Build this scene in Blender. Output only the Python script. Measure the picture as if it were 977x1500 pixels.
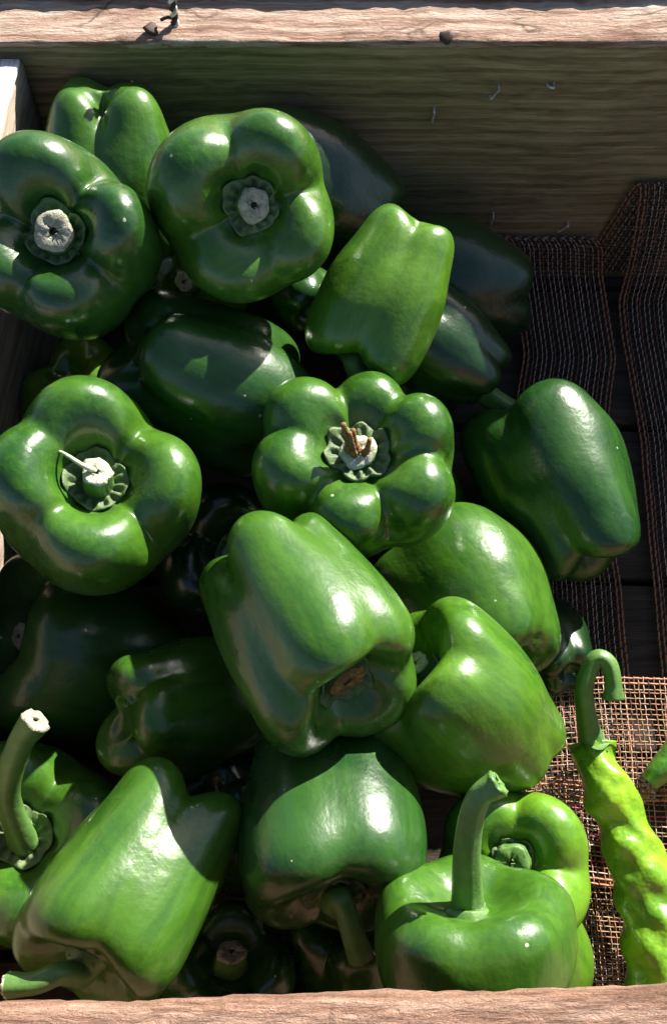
import bpy, math, random
import numpy as np
from mathutils import Vector, Matrix

# ------------------------------------------------------------------ camera, sky, sun, exposure
for o in list(bpy.data.objects): bpy.data.objects.remove(o)
scene = bpy.context.scene
COL = scene.collection
R = math.radians
IW, IH, FPX = 977.0, 1500.0, 1600.0          # photograph size and focal length in its pixels
PITCH = R(64)
CAM = np.array([0.0, 0.0, 0.526])
cd = bpy.data.cameras.new('camera'); cam = bpy.data.objects.new('camera', cd); COL.objects.link(cam)
cd.sensor_fit = 'VERTICAL'; cd.angle = 2*math.atan(IH/2/FPX); cd.clip_start = 0.01; cd.clip_end = 200
cam.location = CAM; cam.rotation_euler = (math.pi/2-PITCH, 0, 0)
scene.camera = cam
C_R = np.array([1.0, 0, 0]); C_U = np.array([0, math.sin(PITCH), math.cos(PITCH)]); C_B = np.array([0, -math.cos(PITCH), math.sin(PITCH)])

SUN = np.array([0.53, 0.70, 0.49]); SUN /= np.linalg.norm(SUN)
w = bpy.data.worlds.new('World'); scene.world = w; w.use_nodes = True
nt = w.node_tree; bg = nt.nodes['Background']
sky = nt.nodes.new('ShaderNodeTexSky'); sky.sky_type = 'NISHITA'; sky.sun_disc = False
sky.sun_elevation = math.asin(SUN[2]); sky.sun_rotation = math.atan2(SUN[0], SUN[1])
nt.links.new(sky.outputs[0], bg.inputs[0]); bg.inputs[1].default_value = 0.05
sd = bpy.data.lights.new('sun', 'SUN'); sun = bpy.data.objects.new('sun', sd); COL.objects.link(sun)
sd.energy = 5.0; sd.angle = R(0.53); sd.color = (1.0, 0.95, 0.86)
sun.location = (1, 1.5, 1.2); sun.rotation_euler = Vector(SUN).to_track_quat('Z', 'Y').to_euler()
scene.view_settings.view_transform = 'Standard'; scene.view_settings.look = 'None'
scene.view_settings.gamma = 1; scene.view_settings.exposure = 1.5
scene.render.engine = 'CYCLES'
scene.cycles.use_denoising = True
scene.cycles.max_bounces = 8; scene.cycles.diffuse_bounces = 4; scene.cycles.glossy_bounces = 4
scene.cycles.caustics_reflective = False; scene.cycles.caustics_refractive = False

# ------------------------------------------------------------------ pixels to points
def ray(px, py):
    d = C_R*((px-IW/2)/FPX) + C_U*((IH/2-py)/FPX) - C_B
    return d                                   # unit axial depth
def at(px, py, D): return CAM + ray(px, py)*D
def on_z(px, py, z):
    d = ray(px, py); return CAM + d*((z-CAM[2])/d[2])
def on_y(px, py, y):
    d = ray(px, py); return CAM + d*((y-CAM[1])/d[1])
def camvec(v, px, py):                         # (right, up, toward the viewer) seen along the ray of a pixel
    b = -ray(px, py); b /= np.linalg.norm(b); r_ = C_R-b*np.dot(C_R, b); r_ /= np.linalg.norm(r_); u_ = np.cross(b, r_)
    v = r_*v[0] + u_*v[1] + b*v[2]; return v/np.linalg.norm(v)

# ------------------------------------------------------------------ mesh helpers
def link_mesh(name, V, F, m, parent=None, smooth=True, attrs=None, color=None, loc=None):
    me = bpy.data.meshes.new(name)
    me.from_pydata([tuple(map(float, v)) for v in V], [], F)
    if smooth: me.polygons.foreach_set('use_smooth', [True]*len(me.polygons))
    for k, a in (attrs or {}).items():
        at_ = me.attributes.new(k, 'FLOAT', 'POINT'); at_.data.foreach_set('value', np.asarray(a, dtype=np.float32))
    if loc is not None:
        at_ = me.attributes.new('loc', 'FLOAT_VECTOR', 'POINT'); at_.data.foreach_set('vector', np.asarray(loc, dtype=np.float32).ravel())
    me.update()
    o = bpy.data.objects.new(name, me); COL.objects.link(o)
    if m: me.materials.append(m)
    if parent: o.parent = parent
    if color: o.color = color
    return o
def empty(name, loc):
    o = bpy.data.objects.new(name, None); COL.objects.link(o); o.location = loc; o.empty_display_size = .02
    return o
def tag(o, label=None, cat=None, group=None, kind=None):
    if label: o['label'] = label
    if cat: o['category'] = cat
    if group: o['group'] = group
    if kind: o['kind'] = kind
    return o
def grid_faces(n, m, wrap=True, off=0):
    F = []
    for i in range(n-1):
        for j in range(m if wrap else m-1):
            a = off+i*m+j; b = off+i*m+(j+1) % m
            F.append((a, a+m, b+m, b))
    return F
def frames(P):
    P = np.asarray(P, float); T = np.gradient(P, axis=0); T /= np.linalg.norm(T, axis=1)[:, None]+1e-12
    u = np.cross(T[0], [0.3, 0.2, 1.0]);
    if np.linalg.norm(u) < 1e-3: u = np.cross(T[0], [1, 0, 0])
    u /= np.linalg.norm(u); U = [u]
    for i in range(1, len(P)):
        u = U[-1]-T[i]*np.dot(U[-1], T[i]); u /= np.linalg.norm(u)+1e-12; U.append(u)
    U = np.array(U); W = np.cross(T, U)
    return P, T, U, W
def tube(P, rad, m=4, shape=None, cap=True):
    P, T, U, W = frames(P); n = len(P); rad = np.broadcast_to(np.asarray(rad, float), (n,))
    th = np.arange(m)*2*math.pi/m
    V = []
    for i in range(n):
        rr = rad[i]*(shape(th, i/(n-1)) if shape else np.ones(m))
        V.append(P[i]+np.outer(np.cos(th)*rr, U[i])+np.outer(np.sin(th)*rr, W[i]))
    V = np.concatenate(V); F = grid_faces(n, m)
    if cap:
        F.append(tuple(range(m))); F.append(tuple((n-1)*m+k for k in reversed(range(m))))
    return V, F
def spline(pts, n):
    pts = np.asarray(pts, float); P = np.vstack([2*pts[0]-pts[1], pts, 2*pts[-1]-pts[-2]]); out = []
    for s in np.linspace(0, len(pts)-1-1e-9, n):
        i = int(s); t = s-i; a, b, c, d = P[i], P[i+1], P[i+2], P[i+3]
        out.append(.5*((2*b)+(c-a)*t+(2*a-5*b+4*c-d)*t*t+(3*b-a-3*c+d)*t**3))
    return np.array(out)
class Bag:
    def __init__(s): s.V = []; s.F = []; s.n = 0
    def add(s, V, F):
        s.V.append(np.asarray(V)); s.F += [tuple(i+s.n for i in f) for f in F]; s.n += len(V)
    def build(s, name, m, parent=None, **k): return link_mesh(name, np.concatenate(s.V), s.F, m, parent, **k)

# ------------------------------------------------------------------ materials
class NT:
    def __init__(s, name):
        s.m = bpy.data.materials.new(name); s.m.use_nodes = True; s.t = s.m.node_tree; s.b = s.t.nodes['Principled BSDF']; s.out = s.t.nodes['Material Output']
    def n(s, typ, **k):
        x = s.t.nodes.new('ShaderNode'+typ)
        for a, v in k.items():
            if a == 'ins':
                for i, val in v.items():
                    if isinstance(val, bpy.types.NodeSocket): s.t.links.new(val, x.inputs[i])
                    else: x.inputs[i].default_value = val
            else: setattr(x, a, v)
        return x
    def link(s, a, b): s.t.links.new(a, b)
    def noise(s, vec, scale, detail=3, rough=.55, dist=0):
        return s.n('TexNoise', ins={'Vector': vec, 'Scale': scale, 'Detail': detail, 'Roughness': rough, 'Distortion': dist}).outputs[0]
    def ramp(s, fac, stops):
        r = s.n('ValToRGB', ins={0: fac}); e = r.color_ramp.elements
        for i, (p, c) in enumerate(stops):
            x = e[i] if i < 2 else e.new(p)
            x.position = p; x.color = (*c, 1) if len(c) == 3 else c
        return r.outputs[0]
    def mix(s, f, a, b, typ='MIX'):
        x = s.n('Mix', data_type='RGBA', blend_type=typ)
        for i, val in ((0, f), (6, a), (7, b)):
            if isinstance(val, bpy.types.NodeSocket): s.t.links.new(val, x.inputs[i])
            else: x.inputs[i].default_value = val if not (isinstance(val, tuple) and len(val) == 3) else (*val, 1)
        return x.outputs[2]
    def math(s, op, a, b=0.0, clamp=False):
        return s.n('Math', operation=op, use_clamp=clamp, ins={0: a, 1: b}).outputs[0]
    def rng(s, v, a, b, c, d):
        return s.n('MapRange', ins={0: v, 1: a, 2: b, 3: c, 4: d}).outputs[0]
    def bump(s, h, strength, dist, prev=None):
        ins = {'Height': h, 'Strength': strength, 'Distance': dist}
        if prev is not None: ins['Normal'] = prev
        return s.n('Bump', ins=ins).outputs[0]
    def set(s, **k):
        for a, v in k.items():
            i = s.b.inputs[a.replace('_', ' ')]
            if isinstance(v, bpy.types.NodeSocket): s.link(v, i)
            else: i.default_value = (*v, 1) if isinstance(v, tuple) and len(v) == 3 and i.type == 'RGBA' else v
        return s.m

def skin_material(name, pale=False):
    N = NT(name)
    tc = N.n('TexCoord').outputs['Object']; oi = N.n('ObjectInfo')
    off = N.n('VectorMath', operation='SCALE', ins={0: (7.3, 3.1, 5.7), 3: oi.outputs['Random']}).outputs[0]
    v = N.n('VectorMath', operation='ADD', ins={0: tc, 1: off}).outputs[0]
    base = oi.outputs['Color']
    n1 = N.noise(v, 22, 4, .6, .6)
    light = N.mix(1.0, base, (2.1, 1.55, 1.5), 'MULTIPLY'); dark = N.mix(1.0, base, (.62, .74, .85), 'MULTIPLY')
    col = N.mix(N.rng(n1, .34, .68, 0, 1), dark, light)
    att = N.n('Attribute', attribute_name='groove').outputs['Fac']
    gl = N.mix(1.0, base, (1.9, 1.35, .9), 'MULTIPLY')
    col = N.mix(N.rng(att, .02, .2, 0, .55), col, gl)
    # streaks running from stem to tip
    lv = N.n('VectorMath', operation='ADD', ins={0: N.n('VectorMath', operation='MULTIPLY', ins={0: N.n('Attribute', attribute_name='loc').outputs['Vector'], 1: (1, 1, .16)}).outputs[0], 1: off}).outputs[0]
    st_ = N.noise(lv, 16, 3, .6, .4)
    col = N.mix(N.rng(st_, .48, .72, 0, .55), col, N.mix(1.0, base, (2.2, 1.7, 1.1), 'MULTIPLY'))
    col = N.mix(N.rng(st_, .50, .30, 0, .45), col, N.mix(1.0, base, (.55, .65, .8), 'MULTIPLY'))
    # pores
    n2 = N.noise(v, 900, 2, .6)
    col = N.mix(N.rng(n2, .58, .75, 0, .28), col, N.mix(1.0, base, (2.6, 1.9, 2.2), 'MULTIPLY'))
    # scuffed patches of wax bloom
    n3 = N.noise(v, 60, 5, .75, 1.6)
    haze = N.rng(n3, .60, .74, 0, 1)
    col = N.mix(N.math('MULTIPLY', haze, .05), col, (.25, .36, .20))
    scar = N.rng(N.noise(lv, 34, 4, .8, 2.0), .695, .72, 0, 1)
    col = N.mix(N.math('MULTIPLY', scar, .35), col, (.20, .24, .10))
    # dust specks, uneven
    dv = N.n('VectorMath', operation='ADD', ins={0: v, 1: N.n('VectorMath', operation='SCALE', ins={0: N.n('TexNoise', ins={'Vector': v, 'Scale': 900.0, 'Detail': 2.0}).outputs[1], 3: .0012}).outputs[0]}).outputs[0]
    vo = N.n('TexVoronoi', ins={'Vector': dv, 'Scale': 170.0, 'Randomness': 1.0})
    sc_ = N.n('SeparateColor', ins={0: vo.outputs['Color']})
    keep = N.rng(sc_.outputs[0], .82, .821, 0, 1)
    size = N.math('MULTIPLY', N.math('POWER', sc_.outputs[1], 3.0), .15)
    spk = N.math('MULTIPLY', keep, N.math('LESS_THAN', vo.outputs['Distance'], size))
    col = N.mix(N.math('MULTIPLY', spk, .7), col, (.5, .52, .42))
    rough = N.math('ADD', N.rng(n1, .3, .7, .25, .33), N.math('MULTIPLY', haze, .14))
    w1 = N.noise(v, 75, 3, .55); w2 = N.noise(v, 1100, 2, .5)
    b = N.bump(w1, .15 if not pale else .45, .004); b = N.bump(st_, .07, .0015, b); b = N.bump(n3, .06, .002, b); b = N.bump(w2, .10, .0004, b); b = N.bump(spk, .4, .0004, b)
    N.set(Base_Color=col, Roughness=rough, Normal=b, Specular_IOR_Level=.58, Coat_Weight=.22, Coat_Roughness=N.rng(n3, .4, .75, .06, .22), Coat_IOR=1.42,
          Subsurface_Weight=.07 if not pale else .2, Subsurface_Radius=(.45, 1.0, .12), Subsurface_Scale=.005)
    N.link(b, N.b.inputs['Coat Normal'])
    return N.m

def plain_veg(name, stops, scale, bump=.3, rough=.55, streak=False):
    N = NT(name); tc = N.n('TexCoord').outputs['Object']; oi = N.n('ObjectInfo')
    off = N.n('VectorMath', operation='SCALE', ins={0: (4.3, 6.1, 2.7), 3: oi.outputs['Random']}).outputs[0]
    v = N.n('VectorMath', operation='ADD', ins={0: tc, 1: off}).outputs[0]
    n1 = N.noise(v, scale, 5, .65, .5)
    col = N.ramp(n1, stops)
    b = N.bump(N.noise(v, scale*3, 4, .6), bump, .0012)
    return N.set(Base_Color=col, Roughness=rough, Normal=b, Subsurface_Weight=.08, Subsurface_Radius=(.5, 1, .2), Subsurface_Scale=.003)

def wood_material(name, c_dark, c_mid, c_light, axis='X', grain=1.0, rough=.75, bump=.5, splinter=.4, spec=.3, crack=False, blotch=.45, lines=0.):
    """long axis of the grain given by axis"""
    N = NT(name); tc = N.n('TexCoord').outputs['Object']
    sc = {'X': (1.2, 26, 26), 'Y': (26, 1.2, 26)}[axis]
    mp = N.n('Mapping', ins={0: tc, 3: sc}).outputs[0]
    warp = N.n('VectorMath', operation='SCALE', ins={0: N.n('TexNoise', ins={'Vector': tc, 'Scale': 7.0, 'Detail': 3.0}).outputs[1], 3: .55}).outputs[0]
    mp = N.n('VectorMath', operation='ADD', ins={0: mp, 1: warp}).outputs[0]
    big = N.noise(mp, 1.1*grain, 4, .6, .8)
    rings = N.rng(N.noise(mp, 5.5*grain, 5, .72, .3), .36, .66, 0, 1)
    fine = N.noise(N.n('Mapping', ins={0: tc, 3: tuple(q*(9 if q > 2 else 6) for q in sc)}).outputs[0], 3.0, 4, .65)
    f = N.math('ADD', N.math('MULTIPLY', rings, .5), N.math('MULTIPLY', big, .5))
    col = N.ramp(f, [(.22, c_dark), (.5, c_mid), (.8, c_light)])
    col = N.mix(N.rng(fine, .38, .66, .0, .6), col, N.mix(1.0, col, (.45, .40, .36), 'MULTIPLY'))
    if lines:
        wv = N.n('TexWave', wave_type='BANDS', bands_direction='Z', ins={'Vector': N.n('Mapping', ins={0: tc, 3: (.35, 1, 1)}).outputs[0], 'Scale': 42.0, 'Distortion': 7.0, 'Detail': 4.0, 'Detail Scale': .10, 'Detail Roughness': .55}).outputs[1]
        col = N.mix(N.math('MULTIPLY', N.rng(wv, .55, .95, 0, 1), lines), col, N.mix(1.0, col, (.50, .46, .42), 'MULTIPLY'))
    blot = N.noise(tc, 9, 5, .7, .6)
    col = N.mix(N.rng(blot, .5, .8, 0, blotch), col, c_dark)
    h = N.math('ADD', N.math('MULTIPLY', fine, .8), N.math('MULTIPLY', rings, .4))
    b = N.bump(h, bump, .0012)
    sp = N.noise(N.n('Mapping', ins={0: tc, 3: tuple(q*.25+2 for q in sc)}).outputs[0], 42, 6, .75, .8)
    b = N.bump(sp, splinter, .003, b)
    if crack:
        ck = N.n('TexVoronoi', feature='DISTANCE_TO_EDGE', ins={'Vector': N.n('VectorMath', operation='ADD', ins={0: N.n('Mapping', ins={0: tc, 3: (9, 42, 42) if axis == 'X' else (42, 9, 42)}).outputs[0], 1: N.n('VectorMath', operation='SCALE', ins={0: N.n('TexNoise', ins={'Vector': tc, 'Scale': 40.0, 'Detail': 4.0}).outputs[1], 3: .7}).outputs[0]}).outputs[0], 'Scale': 1.0}).outputs['Distance']
        cm = N.math('MULTIPLY', N.rng(ck, 0, .03, 1, 0), N.rng(N.noise(tc, 22, 2), .5, .6, 0, 1))
        col = N.mix(N.math('MULTIPLY', cm, .75), col, (.03, .018, .012)); b = N.bump(cm, -.6, .0015, b)
    return N.set(Base_Color=col, Roughness=rough, Normal=b, Specular_IOR_Level=spec)

M = {}
M['skin'] = skin_material('pepper_skin'); M['chili'] = skin_material('long_pepper_skin', True)
M['calyx'] = plain_veg('calyx_green', [(.3, (.045, .08, .028)), (.55, (.095, .15, .052)), (.8, (.18, .24, .095))], 160, .5, .6)
M['stem'] = plain_veg('stem_green', [(.25, (.055, .13, .025)), (.55, (.10, .21, .045)), (.85, (.17, .29, .075))], 90, .25, .45)
M['cork'] = plain_veg('stem_cut_cork', [(.3, (.20, .20, .13)), (.5, (.38, .37, .27)), (.75, (.55, .53, .42))], 420, .9, .85)
M['dry'] = plain_veg('dry_stem_brown', [(.3, (.05, .022, .008)), (.5, (.20, .095, .03)), (.75, (.42, .26, .11))], 260, .9, .75)
M['pale'] = plain_veg('dry_calyx_strip', [(.3, (.30, .33, .18)), (.5, (.5, .52, .36)), (.75, (.62, .62, .5))], 200, .6, .6)
M['back'] = wood_material('back_board_wood', (.19, .135, .07), (.32, .24, .128), (.42, .325, .185), 'X', 1.6, .75, .10, .06, blotch=.15, lines=.5)
M['rail'] = wood_material('rail_top_wood', (.32, .175, .12), (.62, .43, .33), (.80, .67, .56), 'X', 1.2, .85, 1.0, .9, crack=True, blotch=.3)
M['front'] = wood_material('front_board_wood', (.18, .095, .060), (.40, .23, .160), (.60, .41, .31), 'X', 1.3, .75, 1.0, .9, crack=True)
M['side'] = wood_material('side_board_wood', (.30, .22, .16), (.50, .40, .32), (.62, .53, .45), 'Y', .8, .75, .4, .3)
M['top_white'] = wood_material('white_board_top', (.70, .70, .68), (.80, .80, .79), (.84, .84, .83), 'Y', .7, .5, .2, .15)
M['floor'] = wood_material('floor_plank_wood', (.03, .022, .017), (.055, .042, .033), (.085, .066, .052), 'X', .8, .85, .5, .3)
def metal(name, c, r, me=1.0):
    N = NT(name); v = N.n('TexCoord').outputs['Object']; n1 = N.noise(v, 600, 4, .6)
    return N.set(Base_Color=N.mix(N.rng(n1, .4, .65, 0, .6), c, (.10, .05, .03)), Roughness=r, Metallic=me)
M['steel'] = metal('staple_steel', (.80, .79, .76), .45, .35); M['rust'] = metal('rusty_nail', (.05, .035, .03), .7, .4)
def thread(name, c, c2, r=.45):
    N = NT(name); v = N.n('TexCoord').outputs['Object']; n1 = N.noise(v, 300, 3, .6)
    return N.set(Base_Color=N.mix(N.rng(n1, .35, .7, 0, 1), c, c2), Roughness=r, Specular_IOR_Level=.6)
M['t_black'] = thread('thread_black', (.010, .008, .007), (.028, .02, .017), .6)
M['t_copper'] = thread('thread_copper', (.30, .115, .062), (.44, .20, .115))
M['t_pale'] = thread('thread_pale', (.54, .33, .25), (.66, .47, .38))
M['t_straw'] = thread('thread_straw', (.28, .17, .085), (.42, .29, .16))
M['t_pink'] = thread('thread_pink', (.55, .04, .16), (.65, .10, .25))

# ------------------------------------------------------------------ the crate
YB, HB = 0.4157, 0.165                          # inner face of back board, its height
FS = .07                                       # the floor falls a little towards the front
def fz(y): return -FS*(YB-y)
def on_floor(px, py, h=0.0):
    d = ray(px, py); k = (h-FS*(YB-CAM[1])-CAM[2])/(d[2]-FS*d[1]); return CAM+d*k
def board(name, p0, p1, thick_dir, t, up, h, m, parent, n=90, rough=.0006, bev=.002, seed=0):
    """a sawn board: p0 to p1 along its lower inner edge, rounded uneven arrises"""
    p0, p1 = np.array(p0, float), np.array(p1, float); a = np.array(thick_dir, float); u = np.array(up, float)
    prof = []
    for cx, cy, a0 in ((t-bev, h-bev, 0), (bev, h-bev, 90), (bev, bev, 180), (t-bev, bev, 270)):
        for k in range(4):
            q = R(a0+k*30); prof.append((cx+bev*math.cos(q), cy+bev*math.sin(q)))
    # extra points along long sides
    P2 = []
    for i in range(len(prof)):
        A, B = np.array(prof[i]), np.array(prof[(i+1) % len(prof)]); P2.append(A)
        k = int(np.linalg.norm(B-A)//.006)
        for j in range(1, k): P2.append(A+(B-A)*j/k)
    P2 = np.array(P2); m_ = len(P2); r = np.random.default_rng(seed)
    V = []; ph = r.uniform(0, 6.28, (6, 2)); L = np.linalg.norm(p1-p0)
    cen = np.array([t/2, h/2])
    for i in range(n):
        s = i/(n-1); x = s*L
        d = sum(np.sin(x*(55*2.3**k)+ph[k, 0]+P2[:, 0]*90*k+P2[:, 1]*70*k)/(k+1) for k in range(5))*rough*.5
        nd = P2-cen; nd = np.stack([np.clip(nd[:, 0]/(t/2), -1, 1)**5, np.clip(nd[:, 1]/(h/2), -1, 1)**5], 1)
        Q = P2+nd*(d[:, None]+r.normal(0, rough*.12, (m_, 1)))
        base = p0+(p1-p0)*s
        V.append(base+np.outer(Q[:, 0], a)+np.outer(Q[:, 1], u))
    V = np.concatenate(V); F = grid_faces(n, m_)
    F.append(tuple(range(m_))); F.append(tuple((n-1)*m_+k for k in reversed(range(m_))))
    org = np.array(parent.location) if parent else np.zeros(3)
    return link_mesh(name, V-org, F, m, parent)

crate = empty('wooden_crate', (0.2, .19, -.054))
tag(crate, 'rough sawn wooden produce crate holding the peppers', 'crate')
XL, XR = -.30, .62
bb = board('back_board', (XL, YB, -.054), (XR, YB, -.054), (0, 1, 0), .029, (0, 0, 1), HB+.054, M['back'], crate, 140, .0008, .0025, 1)
# sawn cap strip of the back board, paler than its face
cap = board('cap_rail', (XL, YB-.0012, HB+.0002), (XR, YB-.0012, HB+.0002), (0, 1, 0), .0305, (0, 0, 1), .004, M['rail'], crate, 220, .0011, .0016, 2)
board('rear_board', (XL, YB+.0297, -.019), (XR, YB+.0297+.004, -.019), (0, 1, 0), .02, (0, 0, 1), HB+.019+.0125, M['back'], crate, 90, .0007, .002, 3)
# side board, slightly out of square; white strip along its top
sx = -.1495
sb = board('side_board', (sx-.032, -.03, -.054), (sx+.004, YB-.002, -.054), (-1, 0, 0), .022, (0, 0, 1), HB+.048, M['side'], crate, 80, .0007, .002, 4)
board('white_top', (sx-.032, -.03, HB-.0056), (sx+.004, YB-.004, HB-.0056), (-1, 0, 0), .0223, (0, 0, 1), .003, M['top_white'], crate, 80, .0005, .001, 5)
board('side_board', (.56, -.03, -.054), (.56, YB-.002, -.054), (1, 0, 0), .022, (0, 0, 1), HB+.038, M['side'], crate, 60, .0007, .002, 6)
# front board, a little askew
fy0 = on_z(0, 1467, .175)[1]; fy1 = on_z(977, 1440, .175)[1]
xa, xb = on_z(0, 1467, .175)[0], on_z(977, 1440, .175)[0]
sl = (fy1-fy0)/(xb-xa); fy = lambda x: fy0+(x-xa)*sl
board('front_board', (XL, fy(XL)-.040, -.054), (XR, fy(XR)-.040, -.054), (0, -1, 0), .022, (0, 0, 1), .2098, M['front'], crate, 120, .0007, .002, 8)
board('front_cap', (XL, fy(XL), .156), (XR, fy(XR), .156), (0, -1, 0), .068, (0, 0, 1), .019, M['front'], crate, 260, .0010, .0055, 7)
y = fy(.0)-.065; k = 0
while y < YB:
    wdt = .088
    ln = math.hypot(1, FS); board('floor_plank', (XL+.02, y, fz(y)-.014*ln), (XR-.02, y, fz(y)-.014*ln), (0, 1/ln, FS/ln), min(wdt, YB-.0005-y), (0, -FS/ln, 1/ln), .014-.0006*(k % 2), M['floor'], crate, 50, .0006, .002, 20+k)
    y += wdt+.004; k += 1
# unseen plank added under the crate to stop light from below
st = board('light_stop_plank', (-.6, -.3, -.0965), (1.0, -.3, -.0965), (0, 1, 0), 1.0, (0, 0, 1), .04, M['floor'], None, 30, .0006, .003, 31)
tag(st, 'unseen dark plank added under the crate to stop light from below', 'stand')

# staples half pulled from the back board
def staple(px, py, dx, dy, ln=.0075):
    p = on_y(px, py, YB); e = empty_parent = crate
    d = np.array([dx, 0, dy]); d /= np.linalg.norm(d)
    a = p-d*ln/2; b = p+d*ln/2; out = np.array([0, -1, 0.0])
    P = spline([a-out*.003, a+out*.0012, a+out*.0022+d*.0006, (a+b)/2+out*.0027, b+out*.0032-d*.0005, b+out*.002, b-out*.003], 22)
    V, F = tube(P, .00055, 6); link_mesh('staple', V-np.array(crate.location), F, M['steel'], crate)
for s_ in ((634, 166, .05, 1), (724, 133, .45, 1), (720, 318, .06, 1), (824, 330, .7, 1), (197, 127, -.1, 1), (806, 122, 1, .1)):
    staple(*s_, ln=.0030 if s_[0] == 806 else .0078)
# nails in the cap rail
def nail(px, py, tilt):
    p = on_z(px, py, HB+.0042); t_ = np.array([tilt[0], tilt[1], 1.0]); t_ /= np.linalg.norm(t_)
    P = np.array([p-t_*.003, p+t_*.0005, p+t_*.0016, p+t_*.0018, p+t_*.0028, p+t_*.0031])
    r_ = random.Random(px)
    V, F = tube(P, [.0012, .0012, .0014, .0033, .0032, .0018], 12, shape=lambda th, s: 1+.16*np.sin(th*3+px)+.10*np.sin(th*5+2))
    o = link_mesh('nail', V-np.array(crate.location), F, M['rust'], crate)
nail(221, 47, (.35, -.2)); nail(654, 58, (-.2, -.35))
# twisted wire standing on the rail
wb = on_z(257, 38, HB+.004)
wr = empty('twisted_wire', tuple(wb)); tag(wr, 'short twisted wire standing up from the back rail', 'wire')
for k in range(2):
    P = []
    for s in np.linspace(0, 1, 60):
        a = s*26+k*math.pi
        P.append(np.array([.0005*s+.0011*math.cos(a), .001*s+.0011*math.sin(a), -.002+.030*s]))
    V, F = tube(P, .0010, 7); link_mesh('strand', V, F, [M['rust'], M['steel']][k], wr)
P = spline([(0, 0, .004), (-.003, -.001, .0055), (-.006, -.0015, .0045)], 8); V, F = tube(P, .0008, 6); link_mesh('wire_end', V, F, M['rust'], wr)

# ------------------------------------------------------------------ bell peppers
def chaikin(P, n=4):
    for _ in range(n):
        Q = [P[0]]
        for a, b in zip(P[:-1], P[1:]): Q += [a*.75+b*.25, a*.25+b*.75]
        Q.append(P[-1]); P = np.array(Q)
    return P
def sm(x): x = np.clip(x, 0, 1); return x*x*(3-2*x)
class Shape:
    """lobed bell pepper; local axis z, stem end up, centre of the body at the origin"""
    def __init__(s, W, H, n=4, seed=0, dimple=.16, tb=.72, pit=.10, deep=1.0, taper=1.0, var=1.0, bend=0., oval=0., bl=.75, tl=1.0, cap=.52):
        r = np.random.default_rng(seed); s.W, s.H, s.n = W, H, n
        d = dimple
        P = np.array([(0, 1-d), (.16, 1-d), (.34, 1-d*.72), (.50, 1.00), (.78, 1.06), (1.05, .95), (1.09, .72),
                      (.98*taper+.06, .45), (.5+.5*tb, .22), (tb+.02, .05), (tb*.80, -.045), (tb*.45, -.03), (tb*.20, pit), (0, pit)], float)
        C = chaikin(P); L = np.r_[0, np.cumsum(np.linalg.norm(np.diff(C*[W/2, H], axis=0), axis=1))]; s.C, s.L = C, L/L[-1]
        s.th0 = (np.arange(n)+r.uniform(-.16, .16, n)*var)*2*math.pi/n
        s.sz = 1+r.uniform(-.10, .06, n)*var; s.hl = r.uniform(-.5, .5, n)*.10*var; s.hb = r.uniform(-.5, .6, n)*.055*var
        s.deep = deep; s.ph = r.uniform(0, 6.28, (7, 3)); s.fr = r.normal(0, 1, (7, 3)); s.var = var; s.bend = bend; s.bdir = r.uniform(0, 6.28); s.oval = oval; s.bl = bl; s.tl = tl; s.cap = cap
    def __call__(s, t, th):
        t, th = np.broadcast_arrays(np.asarray(t, float), np.asarray(th, float))
        r = np.interp(t, s.L, s.C[:, 0]); z = np.interp(t, s.L, s.C[:, 1])
        end = np.where(z > .55, sm((z-.55)/.42)*s.tl, sm((.5-z)/.5)*s.bl)
        c = (.25+.145*end)*s.deep; c = np.minimum(c, s.cap); rho = 1-c
        acc = 0; wsum = 0; ht = 0; hb = 0
        for i in range(s.n):
            D = th-s.th0[i]; cc, ss = np.cos(D), np.sin(D)
            Ri = (c*cc+np.sqrt(np.maximum(rho**2-(c*ss)**2, .01)))*s.sz[i]
            Ri = np.maximum(Ri, .05); p = Ri**24; acc = acc+p; wsum = wsum+p**.45; ht = ht+p**.45*s.hl[i]; hb = hb+p**.45*s.hb[i]
        q = acc**(1/24.); ht = ht/wsum; hb = hb/wsum
        inn = sm((r-.10)/.38)
        q = 1+(q-1)*inn
        zz = .5+(z-.5)*(1-(.55+.35*end)*(1-q)*inn)+np.where(z > .5, ht*sm((z-.5)/.5), hb*sm((.5-z)/.5)*-1)*inn
        R_ = s.W/2*r*q
        x = R_*np.cos(th)*(1+s.oval); y = R_*np.sin(th)*(1-s.oval); Z = (zz-.5)*s.H
        u = np.stack([x, y, Z], -1)/(s.W/2)
        nz = sum(np.sin(u@s.fr[k]*(1.1+.35*k)+s.ph[k, 0])/(1.2+.7*k) for k in range(7))*.030*s.var*inn
        x = x*(1+nz)+s.bend*math.cos(s.bdir)*s.W*((zz-.5)**2); y = y*(1+nz)+s.bend*math.sin(s.bdir)*s.W*((zz-.5)**2)
        Z = Z*(1+nz*.6)
        return np.stack([x, y, Z], -1), (1-q)
NT_, NTH = 66, 120
PEPPERS = []
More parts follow.
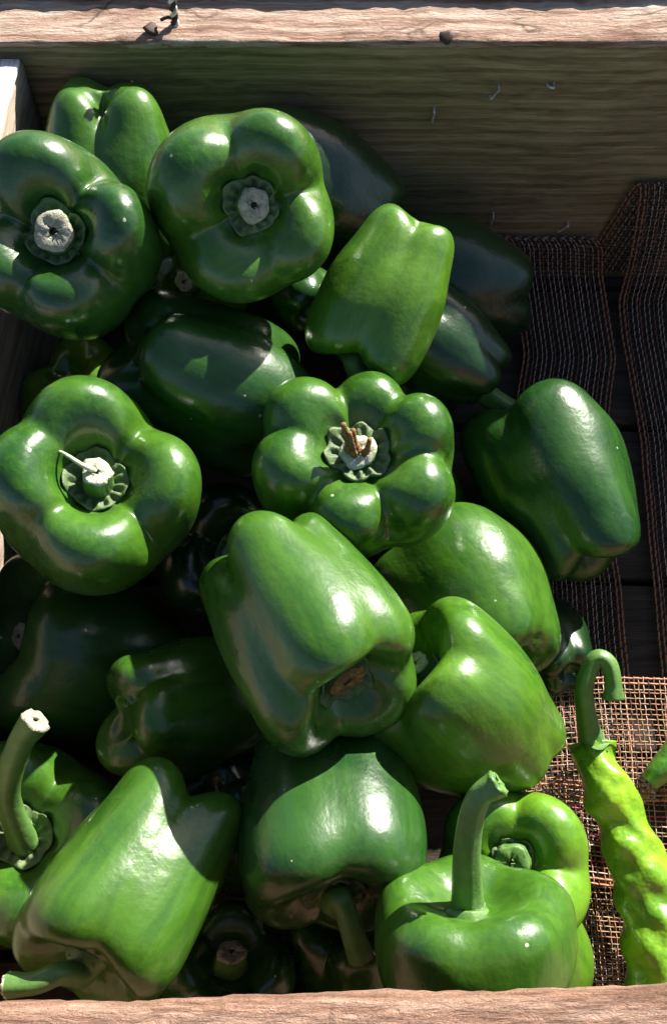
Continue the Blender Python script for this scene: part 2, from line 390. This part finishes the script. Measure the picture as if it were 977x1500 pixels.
def pepper(label, px, py, D, W, H, axis, roll=0, color=(.030, .115, .014), n=4, seed=0, stem=None, stem_r=(.0105, .0062), cut='cork', stump=.010, cal=.20, extra=None, res=1.0, **sh):
    """axis: from body centre to stem end, in (right, up, toward viewer); stem: list of (px, py, lift towards viewer in m)"""
    S = Shape(W, H, n, seed, **sh)
    c = at(px, py, D); az = camvec(axis, px, py)
    ref = C_R if abs(np.dot(az, C_R)) < .9 else C_U
    ax = ref-az*np.dot(ref, az); ax /= np.linalg.norm(ax); ay = np.cross(az, ax)
    cr, sr = math.cos(R(roll)), math.sin(R(roll)); ax, ay = ax*cr+ay*sr, ay*cr-ax*sr
    Rm = np.stack([ax, ay, az], 1)
    T = lambda L: c+L@Rm.T
    nt_, nth = int(NT_*res), int(NTH*res)
    t = np.linspace(0, 1, nt_); t = t*.75+.25*sm(t)
    th = np.arange(nth)*2*math.pi/nth
    P, g = S(t[1:-1, None], th[None, :]); p0, _ = S(np.array([0.]), np.array([0.])); p1, _ = S(np.array([1.]), np.array([0.]))
    V = np.vstack([P.reshape(-1, 3), p0, p1]); G = np.r_[g.ravel(), 0, 0]
    F = grid_faces(nt_-2, nth); a, b = len(V)-2, len(V)-1; last = (nt_-3)*nth
    F += [(a, j, (j+1) % nth) for j in range(nth)] + [(last+(j+1) % nth, last+j, b) for j in range(nth)]
    Wv = T(V); base = np.array([c[0], c[1], Wv[:, 2].min()])
    e = empty('bell_pepper', tuple(base)); tag(e, label, 'bell pepper', 'green bell peppers heaped in the crate')
    body = link_mesh('body', Wv-base, F, M['skin'], e, attrs={'groove': G}, color=(*color, 1), loc=V/.08)
    PEPPERS.append((label, c, Wv, e))
    # calyx: thin scalloped collar lying in the dimple with a raised, ridged ring
    r = np.random.default_rng(seed+77); k = 6+seed % 2; tc = np.interp(cal, np.maximum.accumulate(S.C[:, 0][:len(S.C)//2]), S.L[:len(S.C)//2])
    s = np.linspace(.02, 1, 12); th = np.arange(72)*2*math.pi/72; ph = r.uniform(0, 6.28, 4)
    edge = 1+.07*np.abs(np.sin(th*k/2+ph[0]))**.6+.04*np.sin(th*3+ph[1])+.02*np.sin(th*11+ph[3])
    tt = tc*s[:, None]*edge[None, :]; Pc, _ = S(tt, th[None, :]*np.ones_like(tt))
    ridge = np.cos(th*k*2+ph[2]); lift = np.where(s < .95, .0011, .0003)[:, None]+(.0012*np.exp(-((s-.66)/.20)**2))[:, None]*(1+1.0*ridge)[None, :]+(.0025*np.exp(-(s/.35)**2))[:, None]
    curl = (.0012*sm((s-.75)/.25))[:, None]*(1+np.sin(th*k+ph[1]))[None, :]
    Pc[..., 2] += lift*W/.08+curl*W/.08
    Fc = grid_faces(12, 72); Vc = Pc.reshape(-1, 3)
    skirt = Vc[-72:].copy(); skirt[:, 2] -= .0016; Vc = np.vstack([Vc, skirt]); Fc += grid_faces(2, 72, off=11*72)
    o = link_mesh('calyx', T(Vc)-base, Fc, M['calyx'], e)
    # stem
    b0 = S(np.array([.0]), np.array([0.]))[0][0]; b0[2] -= .001
    B = T(b0[None])[0]
    if stem is None:
        j = r.uniform(-.12, .12, 2)
        pts = [B, B+az*stump*.5, B+az*stump+ax*j[0]*stump+ay*j[1]*stump]
    else:
        Db = np.dot(B-CAM, -C_B)
        pts = [B, B+az*.006]+[at(x, y_, Db-l) for x, y_, l in stem]
    n_ = 14 if stem is None else 34
    Pp = spline(pts, n_); u = np.linspace(0, 1, n_)
    rad = stem_r[1]+(stem_r[0]-stem_r[1])*np.exp(-u*4.5)
    if stem is not None: rad = rad*(1+.18*sm((u-.80)/.2))
    ang = r.uniform(0, 6.28)
    shp = lambda th, s_: 1+.045*np.cos(5*th+ang)+.045*np.cos(2*th+ang*2)+.03*np.cos(3*th+ang*3)+.015*np.cos(9*th+ang)
    Vs, Fs = tube(Pp, rad, 25, shp, cap=False)
    so = link_mesh('stem', Vs-base, Fs, M['stem'], e)
    # cut face: slightly dished rough end
    Pf, Tf, Uf, Wf = frames(Pp); endp = Pf[-1]; ring = Vs[-25:]; VV = [ring-Tf[-1]*.0003]; cen = ring.mean(0)
    for q, dz in ((1.0, .0003), (.84, .0010), (.5, .0007), (.2, .0004)):
        VV.append(cen+(ring-cen)*q+Tf[-1]*dz+r.normal(0, .00030, (25, 3)))
    VV = np.concatenate(VV); FF = grid_faces(5, 25); FF.append(tuple(4*25+i for i in range(25)))
    link_mesh('cut_face', VV-base, FF, M[cut], so)
    if extra: extra(e, base, T, S, B, az, ax, ay)
    return e

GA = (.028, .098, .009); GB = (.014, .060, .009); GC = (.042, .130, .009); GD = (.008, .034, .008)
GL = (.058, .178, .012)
def dry_strip(pts, r0=.0011, name='dry_strip', mat='pale'):
    def f(e, base, T, S, B, az, ax, ay):
        Db = np.dot(B-CAM, -C_B)
        P = spline([at(x, y, Db-l) for x, y, l in pts], 20); u = np.linspace(0, 1, 20)
        V, F = tube(P, r0*(1-.75*u)+.0002, 7); link_mesh(name, V-base, F, M[mat], e)
    return f
def dry_stub(e, base, T, S, B, az, ax, ay):
    r = np.random.default_rng(4)
    for k, (dx, dy, l, w_) in enumerate(((-.003, .002, .017, .0024), (-.0012, .001, .012, .0026), (-.0022, -.0008, .014, .0020), (.002, -.002, .006, .0022))):
        q = B+ax*dx+ay*dy+az*.004; P = spline([q, q+az*l*.5+ax*dx*.3, q+az*l+C_U*.004+ax*dx], 12)
        V, F = tube(P, np.linspace(w_, w_*.45, 12)*(1+r.normal(0, .14, 12)), 8); link_mesh('dry_splinter', V-base, F, M['dry'], e)

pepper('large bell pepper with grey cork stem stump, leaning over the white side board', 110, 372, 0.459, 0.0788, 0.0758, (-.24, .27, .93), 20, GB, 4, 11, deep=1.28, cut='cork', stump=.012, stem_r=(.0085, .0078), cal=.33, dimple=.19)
pepper('bell pepper with two smooth blossom lobes raised against the back board corner', 166, 248, 0.521, 0.0693, 0.0753, (.02, -.97, -.12), 45, GA, 4, 12, tb=.80, pit=.04, deep=1.15, bl=1.1)
pepper('round bell pepper with centred cork stump at the top of the heap', 367, 296, 0.468, 0.0779, 0.0670, (.02, -.04, 1), 58, GA, 4, 13, cut='cork', stump=.008, stem_r=(.0075, .0068), cal=.31, deep=1.18, dimple=.15)
pepper('smooth bell pepper coloured dark for shade, tucked against the back board behind the topmost one', 462, 275, 0.541, 0.0592, 0.0770, (-.75, .3, .2), 0, GD, 4, 14, deep=.8)  # shade behind the topmost pepper is put into its darker green
pepper('small tapered bell pepper with its stem pointing down beside a tiny stunted one', 566, 434, 0.484, 0.054, 0.0680, (-.38, -.85, .10), 30, GC, 3, 15, tb=.78, taper=1.02, stem=[(520, 530, .004), (532, 560, .002)], stem_r=(.008, .005), deep=.85, var=.7, pit=.0, oval=.0)
pepper('tiny stunted dark bell pepper wedged under the tapered one', 442, 428, 0.521, 0.0321, 0.0339, (.35, -.45, .6), 0, GB, 3, 16, stump=.004, stem_r=(.005, .004), cal=.3, res=.6)
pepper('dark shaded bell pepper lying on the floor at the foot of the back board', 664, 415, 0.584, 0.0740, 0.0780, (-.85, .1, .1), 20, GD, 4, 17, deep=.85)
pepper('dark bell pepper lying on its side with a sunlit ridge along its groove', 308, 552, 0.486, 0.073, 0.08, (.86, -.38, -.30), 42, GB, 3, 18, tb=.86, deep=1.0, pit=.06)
pepper('wide bell pepper with a pale dry strip curling from its short stem', 146, 738, 0.460, 0.081, 0.078, (-.03, .34, .94), 8, GA, 4, 19, deep=1.15, dimple=.22, stump=.014, stem_r=(.0075, .006), cal=.32, cut='pale', extra=dry_strip([(140, 690, .012), (122, 682, .017), (95, 665, .014), (66, 652, .010)]))
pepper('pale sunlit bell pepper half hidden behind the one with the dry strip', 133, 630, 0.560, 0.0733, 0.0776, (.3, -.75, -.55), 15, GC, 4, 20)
pepper('six lobed bell pepper with a dried brown stem stub in the middle of the heap', 526, 695, 0.470, 0.0807, 0.0597, (.0, .42, .9), 18, GA, 6, 21, deep=1.9, cap=.60, dimple=.20, stump=.006, stem_r=(.0085, .0075), cal=.33, cut='pale', extra=dry_stub)
pepper('bell pepper beside the mesh ribbons with its curved stem hooked behind', 817, 705, 0.542, 0.0709, 0.0851, (-.42, .84, -.30), 10, GB, 4, 22, tb=.74, deep=.85, stem=[(728, 590, -.003), (700, 568, .0)], stem_r=(.009, .0055))
pepper('smooth dull bell pepper under the six lobed one, blossom end on the ribbons', 690, 888, 0.515, 0.0826, 0.0766, (-.50, .68, -.50), 12, GA, 4, 23, deep=.75, tb=.70)
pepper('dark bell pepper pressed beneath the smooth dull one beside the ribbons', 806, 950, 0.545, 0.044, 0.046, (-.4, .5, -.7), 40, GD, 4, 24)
pepper('mottled bell pepper lying diagonally with a broken stem at its lower end', 450, 900, 0.427, 0.068, 0.078, (.44, -.74, .42), 30, GA, 4, 25, tb=.90, tl=.7, deep=1.0, bl=1.25, pit=.08, stump=.007, stem_r=(.009, .008), cal=.34, cut='dry')
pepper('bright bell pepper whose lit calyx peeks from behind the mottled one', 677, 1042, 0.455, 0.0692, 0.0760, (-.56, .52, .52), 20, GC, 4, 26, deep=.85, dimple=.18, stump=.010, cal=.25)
pepper('dark glossy bell pepper with a long stem hanging down over the gap', 481, 1204, 0.44, 0.073, 0.074, (.05, -.80, .52), 38, GB, 4, 27, deep=1.05, bl=1.1, tb=.94, tl=.55, dimple=.10, stem=[(500, 1320, .012), (528, 1402, .004)], stem_r=(.0095, .0040), cal=.36, cut='dry')
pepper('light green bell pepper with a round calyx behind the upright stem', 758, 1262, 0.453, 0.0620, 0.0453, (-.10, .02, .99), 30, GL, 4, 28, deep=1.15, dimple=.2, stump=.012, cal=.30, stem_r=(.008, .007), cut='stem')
pepper('plump glossy bell pepper with its curved stem lying on the front board', 201, 1286, 0.413, 0.0668, 0.0798, (-.46, -.80, .26), 28, GA, 4, 29, deep=1.0, bl=1.2, tb=.94, tl=.55, dimple=.08, stem=[(88, 1425, .012), (52, 1440, .015), (12, 1443, .014)], stem_r=(.0085, .0036), cut='pale')
pepper('squat bell pepper with a tall upright stem against the front board', 686, 1413, 0.393, 0.0671, 0.0544, (.02, .86, .5), 12, GA, 5, 30, deep=.85, dimple=.12, stem=[(684, 1235, .012), (698, 1172, .020), (728, 1148, .022)], stem_r=(.0085, .0041), cut='stem', cal=.18)
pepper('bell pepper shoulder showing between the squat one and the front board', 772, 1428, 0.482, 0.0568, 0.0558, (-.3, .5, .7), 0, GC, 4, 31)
pepper('bell pepper with a tall thick stem against the side board', 43, 1237, 0.476, 0.0790, 0.0668, (-.12, .12, .98), 20, GA, 4, 32, deep=1.15, dimple=.2, stem=[(12, 1160, .020), (30, 1090, .030), (52, 1056, .034)], stem_r=(.009, .0048), cal=.32, cut='cork')
pepper('shaded bell pepper showing its lobed blossom tip in the dark hollow', 264, 1041, 0.476, 0.0612, 0.0652, (.78, .12, -.55), 0, GA, 3, 33, tb=.9, pit=.10, deep=1.05, bl=.85)
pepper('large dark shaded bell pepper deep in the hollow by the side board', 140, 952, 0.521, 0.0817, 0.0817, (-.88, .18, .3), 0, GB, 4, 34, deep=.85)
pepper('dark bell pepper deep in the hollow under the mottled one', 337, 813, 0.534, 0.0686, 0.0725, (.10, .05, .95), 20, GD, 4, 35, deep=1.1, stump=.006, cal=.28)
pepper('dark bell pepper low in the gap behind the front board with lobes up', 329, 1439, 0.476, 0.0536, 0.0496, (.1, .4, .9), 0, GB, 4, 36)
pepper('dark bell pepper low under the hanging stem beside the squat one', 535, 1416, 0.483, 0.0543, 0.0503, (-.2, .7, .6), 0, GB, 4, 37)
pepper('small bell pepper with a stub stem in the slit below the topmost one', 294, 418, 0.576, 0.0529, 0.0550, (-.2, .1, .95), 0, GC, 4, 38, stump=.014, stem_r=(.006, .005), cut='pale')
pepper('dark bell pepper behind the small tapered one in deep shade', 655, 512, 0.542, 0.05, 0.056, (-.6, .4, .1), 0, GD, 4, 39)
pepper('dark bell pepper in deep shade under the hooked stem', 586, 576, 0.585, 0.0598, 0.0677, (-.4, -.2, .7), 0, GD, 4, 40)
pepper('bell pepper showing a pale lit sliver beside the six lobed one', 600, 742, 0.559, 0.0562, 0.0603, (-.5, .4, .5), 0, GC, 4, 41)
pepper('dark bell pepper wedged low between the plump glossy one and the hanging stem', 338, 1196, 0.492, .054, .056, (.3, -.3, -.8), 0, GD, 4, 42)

# ------------------------------------------------------------------ long peppers
def long_pepper(label, pts, radii, stem_pts, color, seed, lump=.12):
    P = spline(pts, 110); rad = np.interp(np.linspace(0, 1, 110), np.linspace(0, 1, len(radii)), radii)
    rad = np.convolve(np.pad(rad, 4, 'edge'), np.ones(9)/9, 'valid')
    r = np.random.default_rng(seed); fr = r.normal(0, 1, (16, 3)); ph = r.uniform(0, 6.28, 16)
    Pf, T, U, Wd = frames(P); m = 64; th = np.arange(m)*2*math.pi/m; V = []
    L = np.r_[0, np.cumsum(np.linalg.norm(np.diff(P, axis=0), axis=1))]
    for i in range(110):
        x = L[i]*160
        d = sum(np.sin(fr[k, 0]*x*.75+np.round(1+abs(fr[k, 1])*1.6)*(th+ph[k])+x*fr[k, 2]*.25)*(.4 if k > 7 else 1)/(1+.22*k) for k in range(16))*lump*.27
        d -= .10*lump*np.abs(np.sin(x*.9+2.2*np.sin(th*2+ph[2]+x*.3)+ph[3]))**.5*2
        d += .10*lump/.12*np.sin(x*1.35+ph[0]+.8*np.sin(th+ph[1]))*np.exp(-((L[i]-.02)/.03)**2)
        rr = rad[i]*(1+d)
        V.append(Pf[i]+np.outer(np.cos(th)*rr, U[i])+np.outer(np.sin(th)*rr, Wd[i]))
    V = np.concatenate(V); F = grid_faces(110, m); F.append(tuple(range(m))); F.append(tuple(109*m+k for k in reversed(range(m))))
    base = np.array([P[0][0], P[0][1], V[:, 2].min()])
    e = empty('long_pepper', tuple(base)); tag(e, label, 'long pepper', 'long peppers on the mesh ribbons')
    link_mesh('body', V-base, F, M['chili'], e, color=(*color, 1), loc=(V-base)/.08)
    if stem_pts is not None:
        Q = spline(stem_pts, 44); u = np.linspace(0, 1, 44)
        rr = .0038+.0034*np.exp(-u*7)+.0012*sm((u-.85)/.15)
        Vs, Fs = tube(Q, rr, 20, lambda t_, s: 1+.06*np.cos(5*t_+1)); so = link_mesh('stem', Vs-base, Fs, M['stem'], e)
        k = 5; th = np.arange(60)*2*math.pi/60; Vc = []
        for s in np.linspace(0, 1, 8):
            cR = rad[3]*(.28+.78*s)*(1+.08*s*np.cos(k*th)); i = 0
            cen = Pf[0]-T[0]*(.0032*(1-s)-.0012*s)
            Vc.append(cen+np.outer(np.cos(th)*cR, U[0])+np.outer(np.sin(th)*cR, Wd[0])+T[0]*(.002*s*s)*(1+.8*np.cos(k*th))[:, None])
        Vc = np.concatenate(Vc); link_mesh('calyx', Vc-base, grid_faces(8, 60), M['stem'], e)
    return e
def lp(px, py, h): return on_floor(px, py, h)
long_pepper('knobbly yellow green long pepper with a hooked stem on the mesh ribbons',
            [lp(868, 1090, .046), lp(873, 1125, .046), lp(897, 1175, .044), lp(928, 1250, .040), lp(952, 1330, .036), lp(964, 1420, .034), lp(970, 1500, .030)],
            [.0105, .0110, .0114, .0122, .0132, .0144, .0152, .015],
            [lp(870, 1098, .048), lp(860, 1055, .056), lp(856, 1005, .066), lp(872, 966, .072), lp(890, 972, .072), lp(897, 1000, .069), lp(897, 1024, .066)], (.13, .31, .016), 3, .19)
long_pepper('darker green long pepper tip beside the knobbly one on the ribbons',
            [lp(950, 1146, .034), lp(968, 1128, .036), lp(1000, 1098, .036), lp(1060, 1050, .034), lp(1130, 1000, .030)], [.0045, .0065, .0085, .010, .010], None, (.045, .15, .014), 8, .08)

# ------------------------------------------------------------------ woven mesh ribbons
def ribbon(label, path, width, wdir, n_warp, weft_gap, warp_mats, weft_mats, seed, edge='t_copper', r_warp=.00030, r_weft=.00027, wob=.00020, shift=None):
    """path: 3-D points of the centre line; wdir: direction across; threads really cross over and under"""
    r = np.random.default_rng(seed)
    P = np.asarray(path, float); L = np.r_[0, np.cumsum(np.linalg.norm(np.diff(P, axis=0), axis=1))]
    ns = int(L[-1]/.0012); s = np.linspace(0, L[-1], ns); C = np.stack([np.interp(s, L, P[:, k]) for k in range(3)], 1)
    ker = np.ones(7)/7; 
    for k in range(3): C[3:-3, k] = np.convolve(C[:, k], ker, 'valid')
    wd = np.array(wdir, float); wd /= np.linalg.norm(wd)
    T = np.gradient(C, axis=0); T /= np.linalg.norm(T, axis=1)[:, None]; Nn = np.cross(wd, T); Nn /= np.linalg.norm(Nn, axis=1)[:, None]
    ph = r.uniform(0, 6.28, 8); 
    def surf(si, v):                            # si metres along, v metres across
        c = np.stack([np.interp(si, s, C[:, k]) for k in range(3)], -1); nn = np.stack([np.interp(si, s, Nn[:, k]) for k in range(3)], -1)
        tt = np.stack([np.interp(si, s, T[:, k]) for k in range(3)], -1)
        side = wob*1.3*(np.sin(si*55+ph[0])+.6*np.sin(si*131+ph[1])); up = wob*1.6*(np.sin(si*70+v*90+ph[2])+.7*np.sin(si*38-v*140+ph[3]))
        al = wob*1.8*(np.sin(v*150+si*30+ph[4]))
        return c+np.multiply.outer(v+side, wd) if np.ndim(v) == 0 and np.ndim(si) == 0 else c+(v+side)[..., None]*wd+(up+2*wob)[..., None]*nn+al[..., None]*tt, nn
    base = C[len(C)//2]*[1, 1, 0]
    e = empty('mesh_ribbon', tuple(base)); tag(e, label, 'ribbon', 'woven mesh ribbons lining the crate')
    vs = np.linspace(-width/2, width/2, n_warp); bags = {}
    edge_bag = Bag()
    for j, v in enumerate(vs):
        v = v+(r.normal(0, .0003) if 0 < j < n_warp-1 else 0)
        si = np.linspace(0, L[-1], max(30, int(L[-1]/.0011)))
        Q, nn = surf(si, np.full_like(si, v)); Q = Q+nn*(r_weft*1.3*np.sin(si/weft_gap*math.pi+j*math.pi))[:, None]+np.outer(r.normal(0, .00006, len(si)), wd)
        if j in (0, 1, n_warp-2, n_warp-1) and edge:
            V, F = tube(Q, r_warp*2.0, 4); edge_bag.add(V, F); continue
        mname = warp_mats[j % len(warp_mats)]
        V, F = tube(Q, r_warp, 4); bags.setdefault(('warp_threads', mname), Bag()).add(V, F)
    k = 0; x = weft_gap
    while x < L[-1]-weft_gap*.4:
        vv = np.linspace(-width/2-.0008, width/2+.0008, 50); si = np.clip(np.full_like(vv, x+r.normal(0, weft_gap*.10)), 0, L[-1])
        Q, nn = surf(si, vv); Q = Q-nn*(r_warp*1.3*np.cos((vv+width/2)/(width/(n_warp-1))*math.pi+k*math.pi))[:, None]
        V, F = tube(Q, r_weft, 4); bags.setdefault(('weft_threads', weft_mats[k % len(weft_mats)]), Bag()).add(V, F); k += 1; x += weft_gap
    for (nm, mt), b in bags.items():
        o = b.build(nm, M[mt], e); o.data.transform(Matrix.Translation(-Vector(base))); o['kind'] = 'stuff'
    if edge:
        o = edge_bag.build('edge_band', M[edge], e); o.data.transform(Matrix.Translation(-Vector(base)))
    return e
off = .0025
# ribbon hanging low on the back board, then running over the floor
a0 = on_y(812, 338, YB); xr = on_floor(832, 900)[0]
ribbon('dark mesh ribbon with a copper edge starting low on the back board',
       [(a0[0]-.016, YB-.0022, a0[2]-.030), (a0[0]-.010, YB-.0022, a0[2]-.006), (a0[0]-.004, YB-.003, a0[2]), (a0[0]+.002, YB-.006, a0[2]-.006), (a0[0]+.004, YB-.012, a0[2]-.022), (a0[0]+.007, YB-.03, .0085), (a0[0]+.010, YB-.06, .001), (xr-.002, .28, fz(.28)+.0045), (xr+.002, .22, fz(.22)+.004), (xr, .12, fz(.12)+.004), (xr, -.015, fz(-.015)+.004)],
       .052, (1, -.04, 0), 21, .0024, ['t_pale', 't_pale', 't_copper', 't_pale', 't_pale'], ['t_black'], 1, r_weft=.00042)
a1 = on_y(992, 256, YB); xq = on_floor(1003, 900)[0]
ribbon('wide mesh ribbon with a copper edge folded over high on the back board',
       [(a1[0]-.016, YB-.0022, .004), (a1[0]-.009, YB-.0022, a1[2]-.04), (a1[0]-.002, YB-.0025, a1[2]-.006), (a1[0], YB-.004, a1[2]), (a1[0]+.001, YB-.007, a1[2]-.006), (a1[0]+.004, YB-.016, a1[2]-.04), (a1[0]+.004, YB-.026, a1[2]-.075), (a1[0]+.004, YB-.05, .003), (xq+.006, .30, fz(.3)+.005), (xq+.004, .22, fz(.22)+.0045), (xq+.002, .12, fz(.12)+.0045), (xq, -.015, fz(-.015)+.0045)],
       .040, (1, 0, 0), 17, .0024, ['t_pale', 't_pale', 't_copper'], ['t_black'], 2, r_weft=.00042)
# crossing ribbons bunched up on the sunlit floor
xs = np.linspace(.085, .34, 12)
def cross(label, p0, p1, h, amp, n, gap, warps, wefts, seed, fq):
    a_, b_ = on_floor(880, p0, h), on_floor(880, p1, h); ym = (a_[1]+b_[1])/2
    ribbon(label, [(x_, ym+amp*math.sin(x_*fq+seed), fz(ym)+h+amp*math.sin(x_*(fq+13)+seed)) for x_ in xs], abs(a_[1]-b_[1]), (0, 1, FS), n, gap, warps, wefts, seed)
cross('copper mesh ribbon lying crosswise under the hooked stem', 1000, 1180, .026, .003, 24, .0026, ['t_copper', 't_straw', 't_copper', 't_straw'], ['t_straw', 't_pale', 't_black', 't_copper'], 3, 30)
cross('straw coloured mesh ribbon lying crosswise beside the knobbly long pepper', 1150, 1300, .020, .003, 20, .0026, ['t_straw', 't_straw', 't_pale', 't_copper', 't_pink'], ['t_straw', 't_pale', 't_black', 't_copper'], 4, 40)
cross('dull copper mesh ribbon lying crosswise against the front board', 1285, 1460, .013, .002, 22, .0024, ['t_straw', 't_copper', 't_straw'], ['t_copper', 't_black', 't_straw'], 5, 33)
